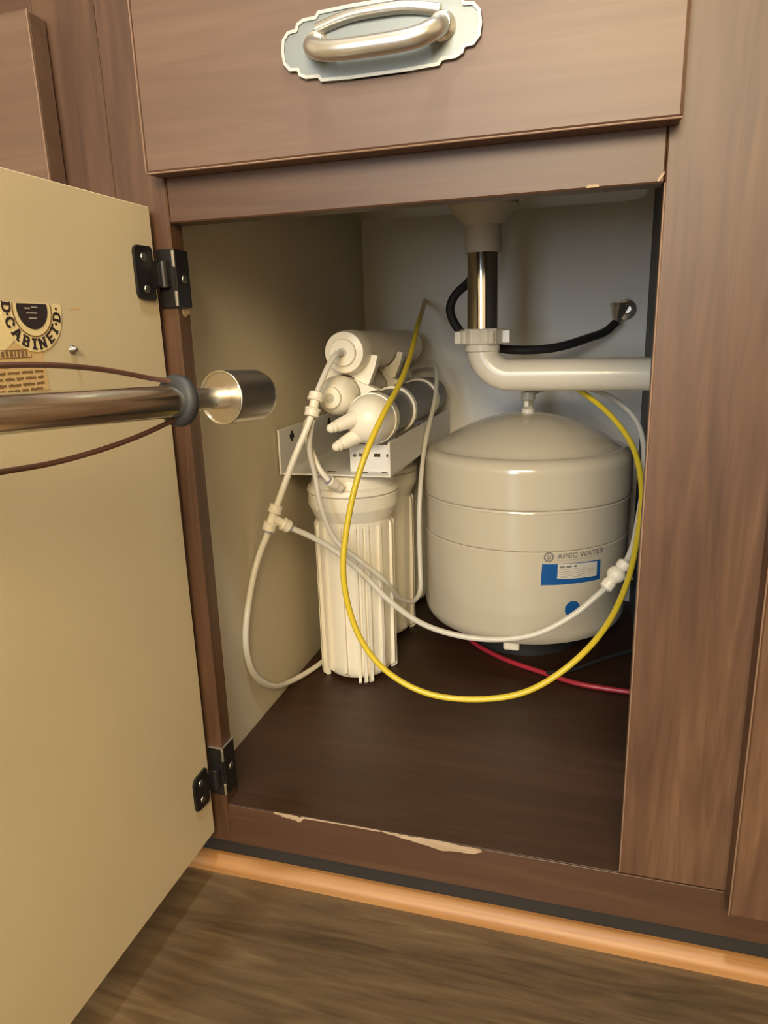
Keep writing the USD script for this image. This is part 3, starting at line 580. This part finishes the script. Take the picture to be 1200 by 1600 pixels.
# ------------------------------------------------------------------ reverse-osmosis filter unit
ru = thing('water_filter_unit', (0.038, 0.42, 0.0), 'white under-sink water filter unit with upright housings hanging from a bracket', 'water filter')
HX, HR, HEAD = 0.0375, 0.0455, 0.0548
for k, (hx, hy) in enumerate(((HX, 0.289), (HX - 0.006, 0.416), (HX - 0.010, 0.543))):
    body = [lathe([(0, 0.006), (0.030, 0.004), (0.039, 0.006), (0.0435, 0.012), (HR - 0.001, 0.022), (HR + 0.0008, 0.19), (HR + 0.0008, 0.212), (0, 0.212)], (hx, hy, 0), n=72)]
    ribs = []
    for a in np.arange(0, 360, 30):
        for off in ((-9, 0, 9) if int(a) % 90 == 0 else (0,)):
            t = math.radians(a + off - 62); c, s = math.cos(t), math.sin(t)
            ri, ro, hw = 0.0440, HR + 0.0036, 0.0019
            z0 = 0.0005 if int(a) % 90 == 0 else 0.012
            pts = []
            for z, r1 in ((z0, HR - 0.001), (z0 + 0.004, ro), (0.200, ro), (0.206, HR)):
                for u in (-hw, hw):
                    for r0 in (0.040 if z < 0.03 else ri, r1):
                        pts.append((hx + r0 * c - u * s, hy + r0 * s + u * c, z))
            ribs.append(hullmesh(pts))
    hs = part(ru, 'filter_housing', union_of(body + ribs), 'white', smooth=35, label='upright ribbed white filter housing')
    part(hs, 'collar', lathe([(HR, 0.2075), (HR + 0.0020, 0.2085), (HEAD - 0.0015, 0.2220), (HEAD, 0.2250), (HEAD, 0.2385), (HEAD - 0.001, 0.2395), (HR, 0.2395)], (hx, hy, 0), n=72), 'white')
    part(hs, 'seam_ring', lathe([(HR, 0.2396), (HEAD - 0.0018, 0.2396), (HEAD - 0.0018, 0.2412), (HR, 0.2412)], (hx, hy, 0), n=72), 'seam', smooth=False)
    part(hs, 'head', lathe([(0, 0.2413), (HEAD + 0.0006, 0.2413), (HEAD + 0.0010, 0.2430), (HEAD - 0.0005, 0.2475), (HEAD - 0.004, 0.2495), (HEAD - 0.006, 0.2590), (HEAD - 0.012, 0.2640), (0.020, 0.2655), (0, 0.2655)], (hx, hy, 0), n=72), 'white', smooth=35)
# bracket
bk = part(ru, 'bracket', cat([bx((-0.0334, 0.236, 0.2662), (-0.0312, 0.588, 0.3190), 0.0004), bx((-0.0312, 0.238, 0.2662), (0.1005, 0.588, 0.2684), 0.0004)]), 'white_metal', smooth=False, label='white metal wall bracket carrying the filters')
part(bk, 'flange', bx((0.0985, 0.238, 0.2684), (0.1008, 0.588, 0.3060), 0.0004), 'white_metal', smooth=False)
lip = sbox(0.046, 0.2684, 0.0984, 0.300)
for u in (0.057, 0.075, 0.090): lip = lip.difference(sbox(u, 0.2855, u + 0.008, 0.2895))
for u in (0.052,): lip = lip.difference(Point(u, 0.287).buffer(0.002))
part(bk, 'front_lip', extr(lip, 0.002, (0, 0.262, 0)), 'white_metal', smooth=False, label='slotted front plate of the bracket')
def cross_hole(y, z):
    s = 0.0062
    g = unary_union([sbox(y - s, z - s * .42, y + s, z + s * .42), sbox(y - s * .42, z - s, y + s * .42, z + s)])
    return extr(g, 0.0003, (-0.0312, 0, 0), (0, 1, 0), (0, 0, 1), (1, 0, 0))
for yy in (0.272, 0.40, 0.53):
    part(bk, 'keyhole', cross_hole(yy, 0.307), 'hole', smooth=False, label='dark cross-shaped hanging hole in the bracket')
for g in (sbox(0.020, 0.250, 0.030, 0.2545), sbox(0.060, 0.249, 0.070, 0.253), sbox(0.086, 0.252, 0.092, 0.256)):
    part(bk, 'shelf_slot', extr(g, 0.0003, (0, 0, 0.2684), (1, 0, 0), (0, 1, 0), (0, 0, 1)), 'hole', smooth=False)
# two inline filters and the membrane housing lie along the bracket
def inline(c, y0, y1, R, cap, face, hub):
    f = part(ru, 'inline_filter', lathe([(0, 0.02), (R - 0.001, 0.02), (R - 0.001, y1 - y0 - 0.02), (0, y1 - y0 - 0.02)], (c[0], y0, c[1]), (0, 1, 0), 56), 'white')
    part(f, 'end_cap', lathe([(0, 0.0)] + [(face, 0.0), (face + 0.001, 0.001)] + cap + [(R + 0.0006, 0.026), (R + 0.0006, 0.034), (0, 0.034)], (c[0], y0, c[1]), (0, 1, 0), 56), 'white', smooth=40)
    part(f, 'end_cap', lathe([(0, 0), (face, 0), (R, 0.01), (R, 0.020), (0, 0.020)], (c[0], y1, c[1]), (0, -1, 0), 40), 'white')
    part(f, 'port', lathe([(0, 0), (hub, 0), (hub + 0.0008, 0.001), (hub + 0.0008, 0.006), (0, 0.006)], (c[0], y0 + 0.0055, c[1]), (0, -1, 0), 32), 'white')
    part(f, 'collet', lathe([(0, 0), (0.0052, 0), (0.0052, 0.0014), (0, 0.0014)], (c[0], y0 - 0.0004, c[1]), (0, -1, 0), 24), 'seam')
    return f
inline((0.0440, 0.4040), 0.254, 0.555, 0.0242, [(0.0152, 0.004), (0.0160, 0.0042), (0.0225, 0.006), (0.0236, 0.010)], 0.0142, 0.0098)
inline((0.0335, 0.3555), 0.236, 0.545, 0.0222, [(0.0122, 0.006), (0.0130, 0.0062), (0.0175, 0.010), (0.0208, 0.018)], 0.0112, 0.0086)
mb = part(ru, 'membrane_housing', lathe([(0, 0.03), (0.0268, 0.03), (0.0268, 0.32), (0, 0.32)], (0.078, 0.225, 0.3310), (0, 1, 0), 56), 'membrane', label='grey membrane housing lying along the bracket')
part(mb, 'end_cap', lathe([(0, 0), (0.010, 0.001), (0.018, 0.005), (0.0238, 0.012), (0.0268, 0.022), (0.0278, 0.030), (0.0290, 0.0302), (0.0290, 0.044), (0.0268, 0.045), (0, 0.045)], (0.078, 0.217, 0.3310), (0, 1, 0), 56), 'white', smooth=40, label='white domed end cap of the membrane housing')
for p0, p1 in (((0.0745, 0.234, 0.3375), (0.0490, 0.206, 0.3275)), ((0.0700, 0.236, 0.3165), (0.0510, 0.214, 0.3065))):
    p0, p1 = V(*p0), V(*p1); d = (p1 - p0) / np.linalg.norm(p1 - p0)
    part(mb, 'port', cat([cyl(p0, p1, 0.0098, ch=0.003, r1=0.0068), cyl(p1 - d * 0.002, p1 + d * 0.003, 0.0060, ch=0.001), ball(p1 + d * 0.0045, 0.0052)]), 'white', smooth=40)
for yy in (0.335, 0.470):
    part(mb, 'clip_ring', lathe([(0.0268, 0), (0.0296, 0), (0.0296, 0.010), (0.0268, 0.010)], (0.078, yy, 0.3310), (0, 1, 0), 48), 'white')
# double clips: a saddle under the upper filter, a wedge between lower filter and membrane
CA = Polygon([(0.0698, 0.399), (0.0751, 0.3982), (0.0716, 0.3853), (0.064, 0.3673), (0.0532, 0.3688), (0.0298, 0.3735), (0.0095, 0.3678), (0.0008, 0.3566), (-0.0052, 0.3514), (0.0059, 0.3752), (0.0129, 0.3862), (0.0171, 0.3898)]).buffer(0.0008).difference(Point(0.0440, 0.4040).buffer(0.0249)).difference(Point(0.0335, 0.3555).buffer(0.0228))
CB_ = Polygon([(0.0304, 0.3771), (0.0374, 0.377), (0.0564, 0.3681), (0.0791, 0.3593), (0.103, 0.3462), (0.1006, 0.3426), (0.0887, 0.3400), (0.0712, 0.3400), (0.0556, 0.3400), (0.045, 0.3330), (0.0419, 0.3389), (0.0426, 0.3536), (0.0385, 0.3661)]).buffer(0.0008).difference(Point(0.078, 0.3310).buffer(0.0296)).difference(Point(0.0335, 0.3555).buffer(0.0228))
big = lambda g: max(getattr(g, 'geoms', [g]), key=lambda q: q.area)
CA, CB_ = big(CA), big(CB_)
CC = Polygon([(0.048, 0.2686), (0.097, 0.2686), (0.092, 0.300), (0.100, 0.318), (0.097, 0.322), (0.050, 0.322), (0.0465, 0.318), (0.056, 0.300)]).difference(Point(0.078, 0.3310).buffer(0.0296))
for yy in (0.298, 0.412):
    part(ru, 'double_clip', extr(CA, 0.014, (0, yy, 0)), 'white', smooth=30)
    part(ru, 'double_clip', extr(CB_, 0.014, (0, yy - 0.006, 0)), 'white', smooth=30)
    part(ru, 'saddle_clip', extr(CC, 0.014, (0, yy, 0)), 'white', smooth=30)
# elbow fitting on the first housing's head
f0, f1 = V(0.0352, 0.2150, 0.2662), V(0.0440, 0.2300, 0.2540)
d = (f1 - f0) / np.linalg.norm(f1 - f0)
ft = part(ru, 'elbow_fitting', cat([cyl(f0, f0 + d * 0.013, 0.0062, ch=0.0012), cyl(f0 + d * 0.012, f1, 0.0052, ch=0.0006)]), 'white', smooth=40)
part(ft, 'collet', cyl(f0 - d * 0.0015, f0 + d * 0.0002, 0.0050), 'collet')

# ------------------------------------------------------------------ tubing
TRD = 0.0032
YELLOW = [(0.0600, 0.5985, 0.4700), (0.0790, 0.5100, 0.4580), (0.0958, 0.4000, 0.4292), (0.1024, 0.3300, 0.3934), (0.1075, 0.2550, 0.3653), (0.1050, 0.2050, 0.3428), (0.0940, 0.1800, 0.3094), (0.0835, 0.1650, 0.2718), (0.0752, 0.1550, 0.2262), (0.0715, 0.1500, 0.1857), (0.0760, 0.1500, 0.1431), (0.0901, 0.1500, 0.1040), (0.1162, 0.1500, 0.0733), (0.1579, 0.1500, 0.0536), (0.2081, 0.1550, 0.0498), (0.2602, 0.1600, 0.0618), (0.3033, 0.1700, 0.0920), (0.3364, 0.2000, 0.1227), (0.3580, 0.2400, 0.1601), (0.3683, 0.2800, 0.1985), (0.3723, 0.3100, 0.2422), (0.3628, 0.3450, 0.2869), (0.3372, 0.3700, 0.3207), (0.3070, 0.3920, 0.3440), (0.2850, 0.3960, 0.3580), (0.2650, 0.3900, 0.3680), (0.2500, 0.3800, 0.3705)]
single('yellow_tube', tube(YELLOW, TRD), 'yellow', 'long yellow plastic tube hanging in a big loop across the cabinet', 'tube', smooth=50)
FEED = [(0.0258, 0.2005, 0.3420), (0.0206, 0.1960, 0.3270), (0.0089, 0.1850, 0.2968), (-0.0088, 0.1680, 0.2440)]
single('feed_tube', tube(FEED, TRD * 1.12), 'tube_white', 'straight white plastic tube slanting from the upper union down to the tee', 'tube', smooth=50)
LOOP = [(-0.0160, 0.1622, 0.2224), (-0.0190, 0.1600, 0.2130), (-0.0255, 0.1560, 0.1970), (-0.0300, 0.1460, 0.1750), (-0.0303, 0.1252, 0.1400), (-0.0303, 0.1153, 0.1070), (-0.0303, 0.1230, 0.0720), (-0.0303, 0.1500, 0.0420), (-0.0303, 0.1830, 0.0210), (-0.0303, 0.2150, 0.0095), (-0.0240, 0.2450, 0.0050), (-0.0140, 0.2800, 0.0050), (-0.0060, 0.3250, 0.0090), (-0.0080, 0.3480, 0.0400), (-0.0130, 0.3520, 0.1200), (-0.0150, 0.3520, 0.2660)]
single('loop_tube', tube(LOOP, TRD * 1.08), 'tube_white', 'white plastic tube hanging in a loop from the tee against the left side', 'tube', smooth=50)
def fitting(parent, name, p0, p1, r, mat='white', n=24):
    return part(parent, name, cyl(p0, p1, r, n=n, ch=0.0009), mat, smooth=40)
t0, t1, t2, tb = V(-0.0078, 0.1690, 0.2478), V(-0.0170, 0.1615, 0.2200), V(0.0012, 0.1770, 0.2205), V(-0.0123, 0.1655, 0.2345)
te = thing('tee_connector', tb, 'white three-way push-fit tee connector hanging at the left of the filters', 'fitting')
part(te, 'body', cat([cyl(t0 * 0.8 + tb * 0.2, t1 * 0.8 + tb * 0.2, 0.0048), cyl(tb, t2 * 0.8 + tb * 0.2, 0.0048)]), 'white', smooth=40)
for p in (t0, t1, t2):
    d = (p - tb) / np.linalg.norm(p - tb)
    fitting(te, 'collar', p - d * 0.0085, p, 0.0072); fitting(te, 'collar_flange', p - d * 0.0095, p - d * 0.0070, 0.0078)
for p in (t1, t2):
    d = (p - tb) / np.linalg.norm(p - tb)
    part(te, 'collet', cyl(p, p + d * 0.0016, 0.0056), 'collet')
uA, uB = V(0.0292, 0.2090, 0.3640), V(0.0250, 0.1995, 0.3390)
un = thing('union_connector', (uA + uB) / 2, 'white straight push-fit union beside the lower inline filter', 'fitting')
d = (uB - uA) / np.linalg.norm(uB - uA)
part(un, 'body', cyl(uA, uB, 0.0052), 'white', smooth=40)
for p, s in ((uA, 1), (uB, -1)):
    fitting(un, 'collar', p, p + s * d * 0.0085, 0.0080); fitting(un, 'collar_flange', p + s * d * 0.0062, p + s * d * 0.0094, 0.0088)
A2B = [(0.0440, 0.2500, 0.4040), (0.0432, 0.2380, 0.4030), (0.0385, 0.2250, 0.3920), (0.0338, 0.2150, 0.3770), (0.0292, 0.2090, 0.3640)]
single('clear_tube', tube(A2B, TRD), 'milky', 'short milky tube from the upper inline filter down to the union', 'tube', smooth=50)
OUT = [(0.0002, 0.1765, 0.2212), (0.0221, 0.1850, 0.2091), (0.0439, 0.1950, 0.1925), (0.0696, 0.2050, 0.1667), (0.1031, 0.2150, 0.1270), (0.1378, 0.2250, 0.0984), (0.1815, 0.2300, 0.0853), (0.2246, 0.2350, 0.0834), (0.2667, 0.2400, 0.0924), (0.3071, 0.2500, 0.1165), (0.3300, 0.2600, 0.1370), (0.3370, 0.2637, 0.1430)]
single('clear_tube', tube(OUT, TRD * 1.05), 'milky', 'milky tube sagging from the tee across the tank to the inline check valve', 'tube', smooth=50)
CLEAR2 = [(0.0252, 0.2030, 0.3360), (0.0205, 0.2050, 0.3200), (0.0180, 0.2060, 0.3000), (0.0231, 0.2050, 0.2766), (0.0300, 0.2000, 0.2419), (0.0425, 0.2060, 0.2006), (0.0683, 0.2150, 0.1741), (0.0918, 0.2330, 0.1455), (0.0995, 0.2700, 0.1093), (0.1079, 0.3000, 0.0940), (0.1115, 0.3250, 0.0985), (0.1085, 0.3400, 0.1245), (0.1060, 0.3500, 0.1960), (0.1045, 0.3900, 0.2737), (0.1070, 0.4600, 0.3446), (0.0900, 0.5200, 0.3800), (0.0500, 0.5600, 0.3700), (0.0335, 0.5520, 0.3560)]
single('clear_tube', tube(CLEAR2, TRD * 0.95), 'milky', 'milky tube wrapping down in front of the first housing and up between housings and tank', 'tube', smooth=50)
FT = [(-0.0140, 0.3000, 0.3300), (-0.0110, 0.2700, 0.3230), (0.0020, 0.2380, 0.3100), (0.0149, 0.2200, 0.2979), (0.0256, 0.2130, 0.2800), (0.0352, 0.2150, 0.2662)]
single('white_tube', tube(FT, TRD), 'tube_white', 'short white tube curving into the elbow on the first filter housing', 'tube', smooth=50)
RED = [(0.090, 0.520, 0.0042), (0.1189, 0.4728, 0.0042), (0.1480, 0.4230, 0.0042), (0.1771, 0.3805, 0.0042), (0.2050, 0.3560, 0.0042), (0.2293, 0.3394, 0.0042), (0.2672, 0.3210, 0.0042), (0.3104, 0.3006, 0.0042), (0.3500, 0.2950, 0.0042), (0.3815, 0.2925, 0.0042)]
single('red_tube', tube(RED, TRD), 'red', 'red plastic tube lying on the cabinet floor before the tank', 'tube', smooth=50)
BLK = [(0.2760, 0.3090, 0.0105), (0.2867, 0.3180, 0.0075), (0.3096, 0.3400, 0.0036), (0.3413, 0.3760, 0.0036), (0.3800, 0.4100, 0.0036)]
single('black_tube', tube(BLK, 0.0028), 'black_plastic', 'thin black tube on the cabinet floor at the right of the red tube', 'tube', smooth=50)
v0, v1 = V(0.3370, 0.2637, 0.1430), V(0.3580, 0.2765, 0.1715)
d = (v1 - v0) / np.linalg.norm(v1 - v0)
cv = thing('check_valve', (v0 + v1) / 2, 'white inline ball valve beside the right stile in front of the tank', 'valve')
part(cv, 'body', cat([cyl(v0 + d * 0.004, v1 - d * 0.004, 0.0050), ball(v0 + d * 0.0195, 0.0100, 3)]), 'white', smooth=40)
part(cv, 'collar', cat([cyl(v0, v0 + d * 0.0100, 0.0073, ch=0.0008), cyl(v0 + d * 0.0065, v0 + d * 0.0120, 0.0066, ch=0.001)]), 'white', smooth=40)
part(cv, 'collar', cyl(v1 - d * 0.0110, v1, 0.0075, ch=0.0022), 'white', smooth=40)
part(cv, 'collet', cyl(v0 - d * 0.0016, v0, 0.0056), 'seam', smooth=40)
part(cv, 'lever', bx((0.3545, 0.2655, 0.1540), (0.3660, 0.2695, 0.1570), 0.0008), 'ink_light', smooth=False)
VT = [(0.3580, 0.2765, 0.1715), (0.3645, 0.2880, 0.1860), (0.3700, 0.3120, 0.2100), (0.3760, 0.3450, 0.2550), (0.3700, 0.4000, 0.3080), (0.3300, 0.4500, 0.3400), (0.2700, 0.4850, 0.3480), (0.2380, 0.4830, 0.3390), (0.2335, 0.4780, 0.3370)]
single('clear_tube', tube(VT, TRD), 'milky', 'milky tube rising from the inline ball valve behind the right stile', 'tube', smooth=50)

# ------------------------------------------------------------------ steel towel rod on the open door
N, RG, EC = V(0.0658, -0.2529, 0.3946), V(0.0855, -0.1500, 0.3900), V(0.1010, -0.0724, 0.3862)
ax = (EC - N) / np.linalg.norm(EC - N)
S = N - ax * 0.075
rd = thing('towel_rod', (S + EC) / 2, 'polished steel rod with round end cap and black ring, before the open door', 'rod')
part(rd, 'tube', lathe([(0, 0), (0.0084, 0), (0.0090, 0.0006), (0.0090, 0.1845), (0.0084, 0.185), (0, 0.185)], S, ax, 48), 'steel_polish', smooth=40)
tip = S + ax * 0.185
part(rd, 'inner_tube', cyl(tip - ax * 0.004, RG + ax * 0.052, 0.0067, n=40), 'steel', smooth=40)
part(rd, 'rubber_ring', torus(RG + ax * 0.003, ax, 0.0107, 0.0042), 'black_rubber', smooth=50, label='black rubber ring around the steel rod')
c0 = RG + ax * 0.040
ec = part(rd, 'end_cap', lathe([(0.0066, 0.0010), (0.0148, 0.0010), (0.0150, 0.0004), (0.0162, 0.0), (0.0167, 0.0008), (0.0168, 0.0320), (0.0150, 0.0375), (0.0060, 0.0385), (0, 0.0385)], c0, ax, 64), 'steel', smooth=35, label='brushed steel end cap of the rod')
part(ec, 'rim', torus(c0 + ax * 0.0004, ax, 0.0160, 0.0007, 56, 8), 'steel_polish', smooth=50)
part(ec, 'hub', lathe([(0.0066, 0), (0.0105, 0.0082), (0.0100, 0.0082)], c0 - ax * 0.0072, ax, 40), 'steel', smooth=40) if False else None
part(rd, 'set_screw', ball(RG + ax * 0.0320 + V(0.0046, -0.0040, -0.0030), 0.0011), 'screw')
arm_to = V(DXI, S[1] + 0.012, S[2] - 0.0)
part(rd, 'arm', cyl(S + ax * 0.012, arm_to + V(0.004, 0, 0), 0.0070, n=32), 'steel_polish', smooth=40)
part(rd, 'mount_plate', lathe([(0, 0), (0.020, 0), (0.020, 0.0025), (0.012, 0.0055), (0, 0.0055)], arm_to, (1, 0, 0), 40), 'steel', smooth=40)
CORD = [(0.0905, -0.1440, 0.3985), (0.0842, -0.1500, 0.4012), (0.0792, -0.1580, 0.4030), (0.0758, -0.1750, 0.4068), (0.0725, -0.1950, 0.4106), (0.0690, -0.2250, 0.4140), (0.0640, -0.2550, 0.4150), (0.0580, -0.2950, 0.4120), (0.0535, -0.3280, 0.4040), (0.0520, -0.3420, 0.3930), (0.0500, -0.3300, 0.3790), (0.0505, -0.2900, 0.3690), (0.0527, -0.2450, 0.3672), (0.0589, -0.2200, 0.3667), (0.0696, -0.1950, 0.3697), (0.0778, -0.1700, 0.3742), (0.0838, -0.1540, 0.3786), (0.0890, -0.1440, 0.3815)]
single('elastic_cord', tube(CORD, 0.0014, n=10), 'cord', 'thin brown elastic cord looped from the black ring along the steel rod', 'cord', smooth=50)
